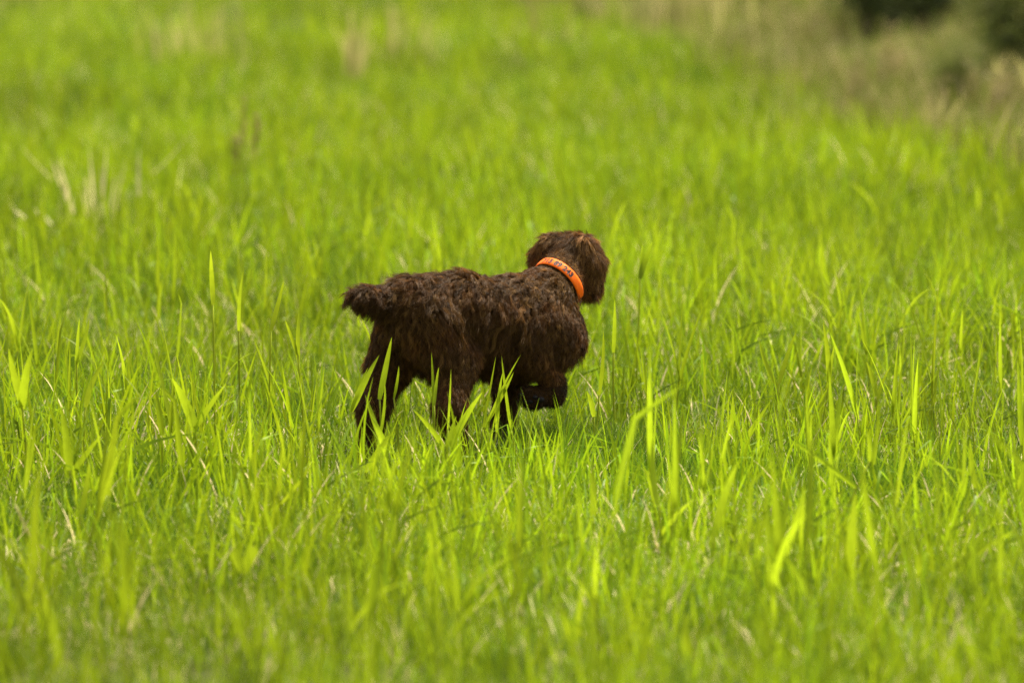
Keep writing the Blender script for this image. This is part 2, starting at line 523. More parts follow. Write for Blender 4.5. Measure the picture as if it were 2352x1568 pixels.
# curated shoots standing round the dog: (Y or ('h', height), [(tip x, tip y, base x, base y, width px), ...], label)
# pixel frame of the photograph at 2352 x 1568
F_ = 'in front of the dog'
CURATED = [
    (-.42, [(900, 774, 872, 917, 17)], 'broad pale blade standing before the dog’s far hind leg'),
    (-.50, [(871, 815, 854, 950, 18), (846, 843, 806, 945, 10)], None),
    (-.40, [(916, 840, 905, 914, 8)], None),
    (-.44, [(991, 808, 988, 975, 11), (1008, 843, 997, 932, 9)], None),
    (-.46, [(1036, 847, 1028, 985, 8)], None),
    (-.30, [(1139, 818, 1109, 985, 6)], None),
    (-.34, [(1152, 817, 1173, 985, 10)], None),
    (-.36, [(1196, 815, 1172, 992, 10), (1180, 854, 1111, 981, 12)], None),
    (-.38, [(1155, 854, 1141, 992, 11)], None),
    (-1.15, [(1009, 1010, 1033, 1060, 16), (1108, 900, 1050, 1040, 18), (948, 940, 1022, 1030, 13), (1048, 955, 1036, 1050, 13)], None),
    (-.95, [(850, 950, 886, 1040, 18)], None),
    (-.75, [(838, 905, 812, 1010, 14), (884, 880, 876, 990, 8)], None),
    (-1.25, [(905, 985, 838, 1085, 16), (860, 1060, 930, 1220, 26)], None),
    (.10, [(1385, 755, 1376, 907, 11)], None),
    (.55, [(1412, 688, 1409, 810, 11)], None),
    (-.10, [(1348, 897, 1364, 957, 14)], None),
    (1.6, [(1500, 555, 1470, 640, 16), (1476, 560, 1462, 640, 10)], None),
    (-1.3, [(395, 868, 448, 985, 26), (520, 880, 462, 990, 16)], None),
    (-1.2, [(357, 895, 373, 1000, 17)], None),
    (.2, [(484, 575, 489, 700, 15)], None),
    (-.8, [(340, 940, 350, 1000, 12)], None),
    (.3, [(183, 730, 168, 850, 10), (205, 728, 176, 830, 12)], None),
    (-.9, [(240, 830, 196, 935, 18)], None),
    (.1, [(652, 645, 622, 760, 13)], None),
    (0.0, [(690, 700, 702, 832, 12), (655, 735, 684, 815, 10)], None),
    (.6, [(560, 620, 548, 760, 11)], None),
    (-2.6, [(1500, 1005, 1513, 1160, 26), (1590, 1150, 1530, 1230, 17), (1545, 1180, 1525, 1250, 16)], None),
    (-2.1, [(1360, 1060, 1362, 1195, 17)], None),
    (-3.1, [(1640, 1190, 1655, 1310, 17), (1696, 1060, 1640, 1230, 22)], None),
    (-3.4, [(1755, 1140, 1790, 1290, 26), (1850, 1120, 1820, 1300, 22)], None),
    (-3.5, [(1965, 1130, 1960, 1330, 28), (1930, 1220, 1950, 1320, 16)], None),
    (-3.9, [(1800, 1265, 1872, 1390, 20)], None),
    (-2.4, [(1990, 985, 1998, 1060, 12), (1815, 1010, 1790, 1120, 12)], None),
    (-2.2, [(2228, 1010, 2240, 1120, 14)], None),
    (-3.6, [(2330, 1220, 2250, 1340, 24), (2110, 1230, 2112, 1330, 18)], None),
    (-4.6, [(2278, 1420, 2320, 1568, 30)], None),
    (-3.6, [(985, 1220, 985, 1310, 16), (1015, 1235, 992, 1300, 12)], None),
    (-2.8, [(720, 1060, 712, 1160, 13), (650, 1030, 640, 1130, 12)], None),
    (-4.4, [(90, 1330, 112, 1440, 28), (140, 1300, 128, 1440, 24)], None),
    (-1.7, [(140, 930, 160, 1080, 20), (232, 1000, 200, 1090, 14)], None),
    (-2.3, [(205, 1060, 185, 1180, 16)], None),
    (-1.5, [(20, 800, 50, 930, 20), (75, 800, 58, 940, 22)], None),
    (-4.7, [(1285, 1380, 1320, 1500, 26), (1340, 1330, 1330, 1500, 16)], None),
    (-4.9, [(1570, 1400, 1585, 1568, 30)], None),
    (.2, [(1745, 780, 1775, 890, 14), (1830, 760, 1790, 880, 12)], None),
    (.1, [(1890, 740, 1905, 880, 14), (1918, 790, 1908, 900, 11), (1900, 900, 1858, 990, 15)], None),
    (.3, [(1990, 830, 2012, 910, 13), (2046, 840, 2014, 930, 10)], None),
    (-.3, [(1682, 905, 1672, 1010, 14), (1770, 920, 1752, 1050, 15)], None),
    (.0, [(1615, 960, 1640, 1070, 14)], None),
]
def beside_dog(x, y):
    f, l = x * .84 + y * .545, -x * .545 + y * .84
    d = math.hypot(x, y)
    far = 'close ' if d < 1.6 else 'some way ' if d < 3.4 else 'far '
    if abs(f) > abs(l) * 1.1: return far + ("ahead of the dog's nose" if f > 0 else "behind the dog's tail")
    return far + ("off the dog's left flank" if l > 0 else "off the dog's right flank")

n_individual = 0
for ci, (Y, leaves, lab) in enumerate(CURATED):
    bases = [U(bx, by, Y) for _, _, bx, by, _ in leaves]
    top = max(bases, key=lambda b: b[2])
    gx = float(np.mean([b[0] for b in bases]))
    root = np.array([gx + rng.normal(0, .012), Y + rng.normal(0, .01), 0])
    root[2] = float(ground_z(root[0], root[1]))
    e = link('reed_shoot', None)
    e.empty_display_size = .05
    e.location = root
    t = np.linspace(0, 1, 7)[:, None]
    mid = (root + top) / 2 + np.array([rng.normal(0, .006), rng.normal(0, .006), 0])
    st = (1 - t) ** 2 * root + 2 * t * (1 - t) * mid + t ** 2 * top - root
    st[0, 2] -= .02
    sm = new_mesh('stem', *tube(st, np.linspace(.0040, .0034, 7), 5)); sm.materials.append(M_STEM)
    link('stem', sm, e)
    for (tx, ty, bx, by, w), b in zip(leaves, bases):
        tip = U(tx, ty, Y + rng.uniform(-.05, .03))
        b = b.copy()
        if b[2] < top[2] - .01:      # lower leaf leaves the stem at its own height
            f = (b[2] - root[2]) / max(top[2] - root[2], .05)
            f = min(max(f, 0.02), 1)
            b = (1 - f) ** 2 * root + 2 * f * (1 - f) * mid + f ** 2 * top
        elif np.linalg.norm(b - top) > .004:
            b = top
        n = 10
        t = np.linspace(0, 1, n)[:, None]
        c = b * .45 + tip * .55 + np.array([rng.normal(0, .008), rng.normal(0, .02), .01])
        sp = (1 - t) ** 2 * b + 2 * t * (1 - t) * c + t ** 2 * tip - root
        wm = w / float(proj(b)[2])
        ang = rng.normal(0, .35)
        lm = new_mesh('leaf', *blade(sp, wm * (.85 if Y > -1.0 else .95), np.array([math.cos(ang), math.sin(ang), 0]), fold=.35, prof=(.27, .8), across=3))
        lm.materials.append(M_REED)
        link('leaf', lm, e)
    x, y, _ = proj(root)
    if lab is None:
        many = 'single-bladed' if len(leaves) == 1 else 'two-bladed' if len(leaves) == 2 else 'many-bladed'
        if 790 < x < 1210 and -.7 < Y < -.2: lab = many + " lime green reed shoot against the brown dog's legs"
        else: lab = many + ' tall lime green reed shoot ' + beside_dog(root[0], root[1])
    tag(e, lab.replace('’', "'"), 'reed shoot', 'tall reed shoots placed about the dog')
    n_individual += 1

def reeds():
    n = 4800
    y = np.concatenate([rng.uniform(-8.5, 4, 1600), rng.uniform(4, 14, 1300), rng.uniform(14, 46, 1900)])
    wx = 3.0 + (y + 20) * .13
    x = rng.uniform(-1, 1, n) * wx
    keep = rng.random(n) < np.clip(.55 + .5 * fbm(x, y, 2.6, 21), .08, 1)
    keep &= ~((x - edge_x(y) > -.2) & (y > 8))
    px, py, sc = proj(np.stack([x, y, ground_z(x, y)], 1))
    keep &= ~((px > 770) & (px < 1440) & (y > -4.2) & (y < .75) & (py - .50 * sc < 1020))
    keep &= ~((np.abs(x) < .8) & (np.abs(y) < .75))
    x, y, px, py, sc = x[keep], y[keep], px[keep], py[keep], sc[keep]
    n = len(x)
    z = ground_z(x, y)
    s = rng.uniform(.62, 1.12, n) * np.where(y < -1.0, 1.02, 1) * (1 - .18 * smooth(3, 8, y))
    var = np.where((y < -.9) & (rng.random(n) < .75), rng.integers(20, 30, n), rng.integers(0, 20, n))
    rz = rng.uniform(0, 6.283, n)
    tx, ty = rng.normal(0, .06, n), rng.normal(0, .06, n)
    top = py - .42 * s * sc
    vis = (px > 10) & (px < 2342) & (py < 1640) & (top > 0) & (top < 1500)
    size = np.where(vis, s * sc, -1)
    order = np.argsort(-size)
    pick = order[:300 - n_individual]
    rest = np.ones(n, bool); rest[pick] = False
    for i in pick:
        k, parts = VARIANTS[var[i]]
        e = link('reed_shoot', None)
        e.empty_display_size = .05
        e.location = (x[i], y[i], z[i]); e.rotation_euler = (tx[i], ty[i], rz[i]); e.scale = (s[i],) * 3
        for nm, me in parts:
            link(nm, me, e)
        where = beside_dog(x[i], y[i])
        tag(e, LOOK[k] + ' ' + where, 'reed shoot', LOOK[k] + ' ' + where)
    scatter('reed_bed', np.stack([x, y, z], 1)[rest], np.stack([tx, ty, rz], 1)[rest], np.repeat(s[rest][:, None], 3, 1),
            var[rest], SHOOTS, 'mass of small and distant reed shoots across the meadow')
reeds()

# ---------------------------------------------------------------- dry stalks, dock, sprout
def stalk_tuft(name, Y, stalks, r_px, label, cat, mat, part='stalk', group=None):
    """stalks: (tip x, tip y, base x, base y) in the pixel frame at depth Y"""
    pts = [(U(a, b, Y + rng.uniform(-.08, .08)), U(c, d, Y + rng.uniform(-.04, .04))) for a, b, c, d in stalks]
    ctr = np.mean([p[1] for p in pts], 0)
    ctr[2] = float(ground_z(ctr[0], ctr[1]))
    e = link(name, None); e.location = ctr; e.empty_display_size = .05
    for tip, base in pts:
        g = base.copy(); g[2] = min(base[2], float(ground_z(base[0], base[1])) + .02)
        t = np.linspace(0, 1, 7)[:, None]
        d = base - tip
        b0 = g if base[2] - g[2] < .12 else base
        m = (tip + b0) / 2 + np.array([rng.normal(0, .012), rng.normal(0, .02), 0])
        sp = (1 - t) ** 2 * b0 + 2 * t * (1 - t) * m + t ** 2 * tip - ctr
        r = r_px / float(proj(tip)[2])
        me = new_mesh(part, *(tube(sp, np.linspace(r, r * .55, 7), 5) if mat is M_DOCK else
                              blade(sp, r * 1.35, np.array([1, rng.normal(0, .6), 0]), fold=.3, prof=(.04, .5), across=3)))
        me.materials.append(mat)
        link(part, me, e)
    tag(e, label, cat, group)
    return e

stalk_tuft('dry_stalk_tuft', 9.6, [(205, 330, 222, 505), (245, 325, 230, 500), (118, 365, 165, 480), (135, 360, 155, 440),
    (290, 360, 250, 510), (275, 435, 250, 512), (195, 400, 205, 500), (232, 380, 236, 505), (265, 395, 246, 510), (180, 420, 200, 505), (140, 400, 160, 490), (320, 340, 320, 450), (150, 430, 168, 490), (208, 372, 214, 470)], 5.2,
    'large tuft of pale straw stalks splayed upright behind the dog', 'dry stalks', M_STRAW)
stalk_tuft('dry_stalk_tuft', 10.5, [(435, 303, 350, 400), (45, 330, 120, 412), (420, 360, 405, 450)], 2.0,
    'thin leaning straw stalks beside the large pale tuft', 'dry stalks', M_STRAW)
stalk_tuft('dry_stalk_tuft', 9.0, [(30, 480, 58, 500), (80, 478, 95, 515), (100, 490, 118, 515), (150, 490, 160, 512)], 5.0,
    'short broken straw stubs low in the grass', 'dry stalks', M_STRAW)

def dock(px0, py0, px1, py1, Y, label):
    e = stalk_tuft('dock_stalk', Y, [(px0, py0, px1, py1)], 2.4, label, 'dock stalk', M_DOCK, part='stem', group='brown dock stalks')
    tip, base = U(px0, py0, Y), U(px1, py1, Y)
    ctr = np.array(e.location)
    s = Soup()
    for t in np.linspace(.35, 1, 60):
        p = base + (tip - base) * t + rng.normal(0, .012, 3) - ctr
        d = rng.normal(0, 1, 3); d /= np.linalg.norm(d)
        q = np.cross(d, [0, 0, 1.]); q /= np.linalg.norm(q) + 1e-6
        h = .012
        s.add((np.array([p - q * h, p + d * h, p + q * h, p - d * h]), [(0, 1, 2, 3)]))
    tag(link('seed_head', s.mesh('seed_head', M_DOCK), e), kind='stuff')
dock(562, 225, 556, 400, 12.0, 'tall dark brown dock stalk with rough seed head behind the tail')
dock(590, 262, 584, 405, 11.8, 'shorter dark brown dock stalk with rough seed head behind the tail')
dock(545, 310, 540, 400, 11.5, 'shortest brown dock stalk of the three behind the tail')

def pale_tuft(px, py, n, hgt, wid, mat, label, cat, group, name='dry_grass_tuft', rad=.004):
    d = ray(px, py)
    t = np.linspace(8, 140, 6000)
    p = np.array([0, -CAM_D, CAM_H]) + t[:, None] * d
    hit = np.argmax(p[:, 2] < ground_z(p[:, 0], p[:, 1]))
    c = p[hit]
    e = link(name, None); e.location = (c[0], c[1], float(ground_z(c[0], c[1]))); e.empty_display_size = .1
    for _ in range(n):
        b = np.array([rng.normal(0, wid * .4), rng.normal(0, wid * .4), -.02])
        sp = arc_spine(b, rng.uniform(0, 6.283), rng.uniform(0, .2), rng.uniform(.15, .8), hgt * rng.uniform(.6, 1.15), 6)
        me = new_mesh('stalk', *blade(sp, rad * 2 * rng.uniform(.8, 1.6), np.array([rng.uniform(.4, 1), rng.normal(0, .5), 0]), prof=(.1, .4)))
        me.materials.append(mat); link('stalk', me, e)
    tag(e, label, cat, group)
    return e
for (px, py, n, h, w, lab) in [
        (430, 165, 26, .62, .5, 'broad pale straw tuft far up the meadow above the dock stalks'),
        (812, 205, 16, .60, .22, 'tall narrow pale straw tuft on the far slope'),
        (915, 160, 14, .55, .35, 'faint wide straw tuft near the top of the meadow'),
        (1545, 110, 34, .75, .75, 'wide pale straw tuft at the meadow end of the bank'),
        (2145, 355, 20, .42, .16, 'pale straw tuft standing alone before the bank'),
        (2290, 300, 26, .55, .35, 'pale straw tuft at the foot of the bank'),
        (1260, 125, 14, .6, .4, 'brownish straw tuft on the upper meadow')]:
    pale_tuft(px, py, n, h, w, M_PALE if 'brownish' not in lab else M_WEED, lab, 'dry grass', None, rad=.009)
for (px0, px1, py, n, h, lab) in [(200, 400, 14, 60, .35, 'low pale straw strip on the far meadow slope'), (0, 60, 28, 30, .35, 'low pale straw patch at the far end of the meadow')]:
    pale_tuft((px0 + px1) / 2, py, n, h, (px1 - px0) / 180, M_PALE, lab, 'dry grass', None, name='dry_grass_patch', rad=.009)

# a fallen dry stem and a two-leaved sprout in the foreground
def fallen_stem():
    Y = -3.2
    pts = [U(35, 1160, Y), U(70, 1235, Y), U(130, 1282, Y), U(190, 1345, Y), U(232, 1372, Y)]
    ctr = np.array([pts[2][0], Y, float(ground_z(pts[2][0], Y))])
    t = np.linspace(0, 4, 17)
    sp = np.stack([np.interp(t, range(5), [p[k] for p in pts]) for k in range(3)], 1) - ctr
    me = new_mesh('fallen_stem', *tube(sp, np.linspace(.003, .0045, 17), 6)); me.materials.append(M_STRAW)
    o = link('fallen_stem', me); o.location = ctr
    tag(o, 'pale dry stem leaning slantwise through the foreground grass', 'dry stem')
fallen_stem()
def sprout():
    Y = -3.7
    b, l, r = U(560, 1318, Y), U(537, 1258, Y), U(586, 1252, Y)
    ctr = np.array([b[0], Y, float(ground_z(b[0], Y))])
    e = link('leaf_sprout', None); e.location = ctr
    me = new_mesh('stem', *tube(np.linspace([0, 0, -.02], b - ctr, 5), [.003] * 5, 5)); me.materials.append(M_STEM); link('stem', me, e)
    for tip in (l, r):
        sp = np.linspace(b, tip, 8) - ctr
        me = new_mesh('leaf', *blade(sp, .034, np.array([1, .2, 0]), fold=.3, prof=(.5, .25), across=3)); me.materials.append(M_REED); link('leaf', me, e)
    tag(e, 'small bright sprout with two blunt leaves in a V', 'sprout')
sprout()

# ---------------------------------------------------------------- hedge bank: bushes and dry weeds
def bush_meshes(h, w, nleaf, palette):
    stems, leaves = Soup(), Soup()
    heads = []
    for _ in range(9):
        a = rng.uniform(0, 6.283)
        sp = arc_spine((rng.normal(0, .06), rng.normal(0, .06), -.05), a, rng.uniform(.05, .3), rng.uniform(.3, .95), h * rng.uniform(.7, 1.05), 7)
        sp[:, :2] *= w / h * 1.1
        stems.add(tube(sp, np.linspace(.022, .006, 7), 6))
        heads += [sp[k] for k in (3, 4, 5, 6)]
        for _ in range(4):
            k = rng.integers(2, 6)
            tw = arc_spine(sp[k], rng.uniform(0, 6.283), .4, 1.2, h * .3, 4)
            stems.add(tube(tw, np.linspace(.008, .003, 4), 4)); heads.append(tw[-1]); heads.append(tw[-2])
    heads = np.array(heads)
    ccol = [palette[rng.choice(len(palette))] for _ in heads]
    for _ in range(nleaf):
        j = rng.integers(len(heads))
        p = heads[j] + rng.normal(0, .085 * h, 3)
        p[2] = abs(p[2])
        d = rng.normal(0, 1, 3); d[2] -= .2; d /= np.linalg.norm(d)
        q = np.cross(d, rng.normal(0, 1, 3)); q /= np.linalg.norm(q) + 1e-9
        L, W = rng.uniform(.035, .07), rng.uniform(.012, .022)
        leaves.add((np.array([p, p + d * L * .5 + q * W, p + d * L, p + d * L * .5 - q * W]), [(0, 1, 2, 3)]), jit(ccol[j], .25))
    return stems.mesh('stem', M_BARK), leaves.mesh('crown', M_BUSH, tint=True)
PB_DARK = [(.052, .072, .018), (.068, .085, .020), (.090, .100, .026)]
PB_MID = [(.135, .150, .030), (.160, .165, .034), (.105, .130, .028)]
PB_PALE = [(.165, .170, .036), (.145, .158, .032), (.170, .155, .044)]
BUSHES = [('dark', bush_meshes(1.7, 1.1, 4200, PB_DARK)), ('mid', bush_meshes(1.5, 1.2, 4200, PB_MID)), ('pale', bush_meshes(1.1, 1.0, 3200, PB_PALE))]
def place_bush(k, x, y, s, label, group):
    e = link('hedge_bush', None)
    e.location = (x, y, float(ground_z(x, y))); e.scale = (s, s, s * rng.uniform(.85, 1.1)); e.rotation_euler = (0, 0, rng.uniform(0, 6.283))
    link('stem', BUSHES[k][1][0], e); link('crown', BUSHES[k][1][1], e)
    tag(e, label, 'bush', group)
kinds_txt = ['dark green leafy bush in the hedge bank', 'mid green leafy bush in the hedge bank', 'pale olive scrubby bush in the hedge bank']
for bx, by, bk, bs in ((2.85, 25.6, 0, .8), (3.3, 25.0, 0, .85), (3.15, 27.0, 0, 1.0), (3.65, 20.6, 1, .8), (4.3, 22.5, 1, 1.1), (2.2, 40.5, 1, 1.2)):
    place_bush(bk, bx, by, bs, ['large dark green bush overhanging the hedge bank', 'large mid green bush rounding out of the hedge bank'][bk], 'largest bushes of the hedge bank')
y = 16.0
row = 0
while y < 78:
    for off in (.8, 1.9, 3.2, 4.8, 6.6):
        if off < 1 and 22 < y < 34: continue
        x = float(edge_x(y)) + off + rng.normal(0, .3)
        if off < 1: k = 2 if rng.random() < .6 else 1
        else: k = int(rng.choice([0, 1, 1, 2]))
        if 17 < y < 27 and off > 1: k = 1
        elif k == 0 and y < 30: k = 1
        place_bush(k, x, y + rng.normal(0, .4), rng.uniform(.75, 1.15) * (1 + (y - 16) * .012) * (.34 if off < 1 else .5 if off < 2 else 1), kinds_txt[k], kinds_txt[k] + 's')
    y += 2.3
    row += 1

def weed_meshes():
    out = []
    for _ in range(4):
        s = Soup(); f = Soup()
        for _ in range(7):
            sp = arc_spine((rng.normal(0, .06), rng.normal(0, .06), -.03), rng.uniform(0, 6.283), .02, rng.uniform(.1, .35), rng.uniform(.5, .95), 7)
            s.add(tube(sp, np.linspace(.005, .002, 7), 4))
            for _ in range(40):
                k = rng.integers(3, 7)
                p = sp[k] + rng.normal(0, .04, 3)
                d = rng.normal(0, 1, 3); d /= np.linalg.norm(d)
                q = np.cross(d, rng.normal(0, 1, 3)); q /= np.linalg.norm(q)
                f.add((np.array([p, p + d * .02 + q * .012, p + d * .045, p + d * .02 - q * .012]), [(0, 1, 2, 3)]))
        out.append((s.mesh('stem', M_WEED), f.mesh('seed_head', M_WEED)))
    return out
WEEDS = weed_meshes()
for i in range(48):
    yy = 13 + 50 * (i + rng.random()) / 48
    xx = float(edge_x(yy)) + abs(rng.normal(.2, .7))
    e = link('dry_weed', None)
    e.location = (xx, yy, float(ground_z(xx, yy))); e.scale = (rng.uniform(.5, .95) * (.6 if 22 < yy < 34 else 1),) * 3; e.rotation_euler = (0, 0, rng.uniform(0, 6.283))
    st, sh = WEEDS[i % 4]
    link('stem', st, e); tag(link('seed_head', sh, e), kind='stuff')
    tag(e, 'tall pinkish brown dry weed along the foot of the hedge bank', 'dry weed', 'dry weeds along the field edge')

# ---------------------------------------------------------------- the dog
FWD = np.array([.84, .545, 0]); LEFT = np.array([-.545, .84, 0]); UPV = np.array([0, 0, 1.])
HEADF = np.array([.42, .90, -.10]); HEADF /= np.linalg.norm(HEADF)
HEADL = np.cross(UPV, HEADF); HEADL /= np.linalg.norm(HEADL)
PR = []      # tapered capsules: a, b, ra, rb, flow, fur length, region
def cap(a, b, ra, rb, flow, L, reg):
    a = U(*a) if len(a) == 3 and abs(a[0]) > 5 else np.array(a, float)
    b = U(*b) if len(b) == 3 and abs(b[0]) > 5 else np.array(b, float)
    PR.append((a, b, ra, rb, np.array(flow, float), L, reg))
BK = -FWD * .75 + np.array([0, 0, -.55])
DN = np.array([-.12, -.08, -1.])
# trunk
cap((955, 704, -.17), (1060, 706, -.06), .100, .108, BK, .070, 'trunk')
cap((1060, 706, -.06), (1165, 734, .06), .108, .128, BK, .070, 'trunk')
cap((1165, 738, .06), (1245, 757, .15), .125, .122, BK + DN * .3, .070, 'trunk')
cap((1190, 700, .08), (1235, 735, .14), .095, .11, BK, .055, 'trunk')
cap((1130, 790, .03), (1205, 796, .12), .092, .084, DN, .044, 'belly')
cap((1020, 765, -.09), (1130, 790, .03), .082, .092, DN, .048, 'belly')
cap((1258, 782, .15), (1264, 768, .17), .080, .10, DN, .055, 'chest')
# neck and head
cap((1296, 692, .20), (1282, 765, .17), .062, .085, BK * .5 + DN, .050, 'chest')
cap((1215, 705, .11), (1268, 660, .19), .105, .090, BK, .050, 'neck')
cap((1268, 660, .19), (1303, 622, .27), .086, .078, BK, .022, 'nape')
hc = U(1307, 593, .32)
cap(hc - HEADL * .012, hc + HEADL * .012, .076, .076, -HEADF * .6 - UPV * .4, .020, 'skull')
cap(hc + HEADF * .03 + UPV * .015, hc + HEADF * .07 - UPV * .005, .070, .060, HEADL * .1 - UPV * .3 - HEADF * .5, .03, 'skull')
mz = hc + HEADF * .10 - UPV * .035
cap(mz, hc + HEADF * .195 - UPV * .055, .050, .038, -HEADF * .4 - UPV * .8, .035, 'muzzle')
cap(mz - UPV * .035, hc + HEADF * .17 - UPV * .085, .034, .026, -HEADF * .2 - UPV, .06, 'beard')
for s_ in (-1, 1):   # cheeks and brows
    cap(hc + HEADF * .05 + HEADL * .045 * s_ - UPV * .04, hc + HEADF * .09 + HEADL * .035 * s_ - UPV * .06, .042, .035, -UPV - HEADF * .2, .045, 'cheek')
    cap(hc + HEADF * .085 + HEADL * .03 * s_ + UPV * .03, hc + HEADF * .095 + HEADL * .02 * s_ + UPV * .028, .022, .02, HEADF * .4 + HEADL * s_ * .3, .03, 'brow')
# hanging ears (broad fore and aft, thin sideways)
er = [hc - HEADL * .068 + UPV * .045 - HEADF * .010, hc - HEADL * .098 - UPV * .01 - HEADF * .006, hc - HEADL * .098 - UPV * .100 - HEADF * .004]
el = [hc + HEADL * .068 + UPV * .045 - HEADF * .005, hc + HEADL * .108 + UPV * .0, hc + HEADL * .125 - UPV * .075]
for E in (er, el):
    for k, (r0, r1) in enumerate(((.024, .018), (.018, .017))):
        for o_, g_ in ((-.026, 1), (0, 1.05), (.026, 1)):
            ofs = HEADF * o_ * (1 if k else .9)
            cap(E[k] + ofs * (.6 if k == 0 else 1.0), E[k + 1] + ofs, r0, r1, DN * np.array([.1, .1, 1]), .038, 'ear')
# tail
TAILP = [(935, 684, -.19), (888, 690, -.24), (846, 685, -.28), (812, 675, -.30)]
for k, (r0, r1) in enumerate(((.050, .035), (.035, .028), (.028, .018))):
    cap(TAILP[k], TAILP[k + 1], r0, r1, np.array([-.55, -.3, -.50]), .052, 'tail')
# near (right) hind leg
cap((988, 738, -.195), (1040, 820, -.165), .096, .074, DN + np.array([.15, 0, 0]), .055, 'thigh')
cap((955, 745, -.20), (1000, 800, -.22), .075, .06, DN, .045, 'thigh')
cap((1046, 815, -.165), (1034, 928, -.265), .070, .046, DN, .045, 'leg')
cap((1034, 928, -.265), (1048, 1040, -.215), .046, .034, DN, .040, 'leg')
cap((1046, 1052, -.215), (1066, 1056, -.165), .036, .030, DN, .016, 'paw')
# far (left) hind leg
cap((922, 752, -.12), (894, 840, -.05), .084, .066, DN, .052, 'thigh')
cap((894, 840, -.05), (856, 935, -.175), .062, .042, DN, .046, 'leg')
cap((856, 935, -.175), (848, 1030, -.12), .042, .033, DN, .042, 'leg')
cap((848, 1042, -.12), (868, 1047, -.07), .035, .029, DN, .016, 'paw')
# groin flap between the hind legs
cap((955, 800, -.12), (1010, 835, -.10), .050, .045, DN, .055, 'belly')
# far (left) foreleg, standing
cap((1205, 790, .24), (1168, 868, .23), .070, .050, DN, .045, 'thigh')
cap((1168, 868, .23), (1155, 960, .245), .044, .035, DN, .036, 'leg')
cap((1155, 960, .245), (1158, 1030, .25), .034, .029, DN, .030, 'leg')
cap((1158, 1036, .25), (1176, 1036, .30), .034, .030, DN, .016, 'paw')
# near (right) foreleg, lifted and folded in the point
cap((1258, 748, .075), (1226, 820, .02), .070, .046, DN + FWD * -.1, .036, 'thigh')
cap((1226, 820, .015), (1274, 880, .065), .040, .030, DN, .020, 'leg')
cap((1274, 880, .065), (1272, 904, .055), .031, .031, DN, .010, 'paw')
cap((1271, 908, .055), (1222, 914, .005), .030, .029, np.array([-.8, -.4, -.4]), .012, 'paw')
cap((1222, 912, .006), (1207, 908, -.010), .030, .024, np.array([-.8, -.4, -.2]), .010, 'paw')

PA = np.array([p[0] for p in PR]); PBm = np.array([p[1] for p in PR])
PRa = np.array([p[2] for p in PR]); PRb = np.array([p[3] for p in PR])
def prim_d(p, i):
    ba = PBm[i] - PA[i]
    h = np.clip(((p - PA[i]) @ ba) / (ba @ ba + 1e-9), 0, 1)
    return np.linalg.norm(p - PA[i] - h[..., None] * ba, axis=-1) - (PRa[i] + (PRb[i] - PRa[i]) * h)
KS = .014
def sdf(p):
    acc = 0
    for i in range(len(PR)):
        acc = acc + np.exp(-np.clip(prim_d(p, i), -.25, .3) / KS)
    return -KS * np.log(acc + 1e-30)

def surface_nets(lo, hi, h):
    n = np.ceil((hi - lo) / h).astype(int) + 1
    ax = [lo[k] + h * np.arange(n[k]) for k in range(3)]
    f = np.empty(n, np.float32)
    for i in range(n[0]):
        g = np.stack(np.meshgrid([ax[0][i]], ax[1], ax[2], indexing='ij'), -1)[0]
        f[i] = sdf(g)
    s = f < 0
    cn = np.array(n) - 1
    acc = np.zeros((*cn, 3)); cnt = np.zeros(cn)
    offs = [(a, b, c) for a in (0, 1) for b in (0, 1) for c in (0, 1)]
    sl = lambda o: tuple(slice(o[k], o[k] + cn[k]) for k in range(3))
    for o in offs:
        for k in range(3):
            if o[k]: continue
            o2 = list(o); o2[k] = 1
            f0, f1 = f[sl(o)], f[sl(o2)]
            cr = (f0 < 0) != (f1 < 0)
            t = np.where(cr, f0 / np.where(cr, f0 - f1, 1), 0)
            pt = np.zeros((*cn, 3)); pt[...] = o; pt[..., k] += t
            acc += np.where(cr[..., None], pt, 0); cnt += cr
    act = cnt > 0
    vid = -np.ones(cn, int); vid[act] = np.arange(act.sum())
    idx = np.argwhere(act)
    V = lo + h * (idx + acc[act] / cnt[act][:, None])
    F = []
    for k in range(3):
        a, b = [(1, 2), (2, 0), (0, 1)][k]
        f0 = [slice(None)] * 3; f1 = [slice(None)] * 3
        f0[k] = slice(0, n[k] - 1); f1[k] = slice(1, n[k])
        s0, s1 = s[tuple(f0)], s[tuple(f1)]
        e = np.argwhere(s0 != s1)
        e = e[(e[:, a] > 0) & (e[:, b] > 0) & (e[:, a] < cn[a]) & (e[:, b] < cn[b])]
        def at(da, db):
            q = e.copy(); q[:, a] -= da; q[:, b] -= db
            return vid[q[:, 0], q[:, 1], q[:, 2]]
        quad = np.stack([at(1, 1), at(0, 1), at(0, 0), at(1, 0)], 1)
        flip = ~s0[e[:, 0], e[:, 1], e[:, 2]]
        quad[flip] = quad[flip][:, ::-1]
        F.append(quad)
    return V, np.vstack(F)

lo = np.minimum(PA - PRa[:, None], PBm - PRb[:, None]).min(0) - .04
hi = np.maximum(PA + PRa[:, None], PBm + PRb[:, None]).max(0) + .04
DV, DF = surface_nets(lo, hi, .0095)

# collar ring
neck_axis = np.array([.59, .59, .55])
neck_axis /= np.linalg.norm(neck_axis)
CC = U(1282, 650, .222)
e1 = np.array([.66, .05, -.75]); e1 -= (e1 @ neck_axis) * neck_axis; e1 /= np.linalg.norm(e1)
e2 = np.cross(neck_axis, e1)
if e2[1] > 0: e2 = -e2
CR, CW = .0980, .035

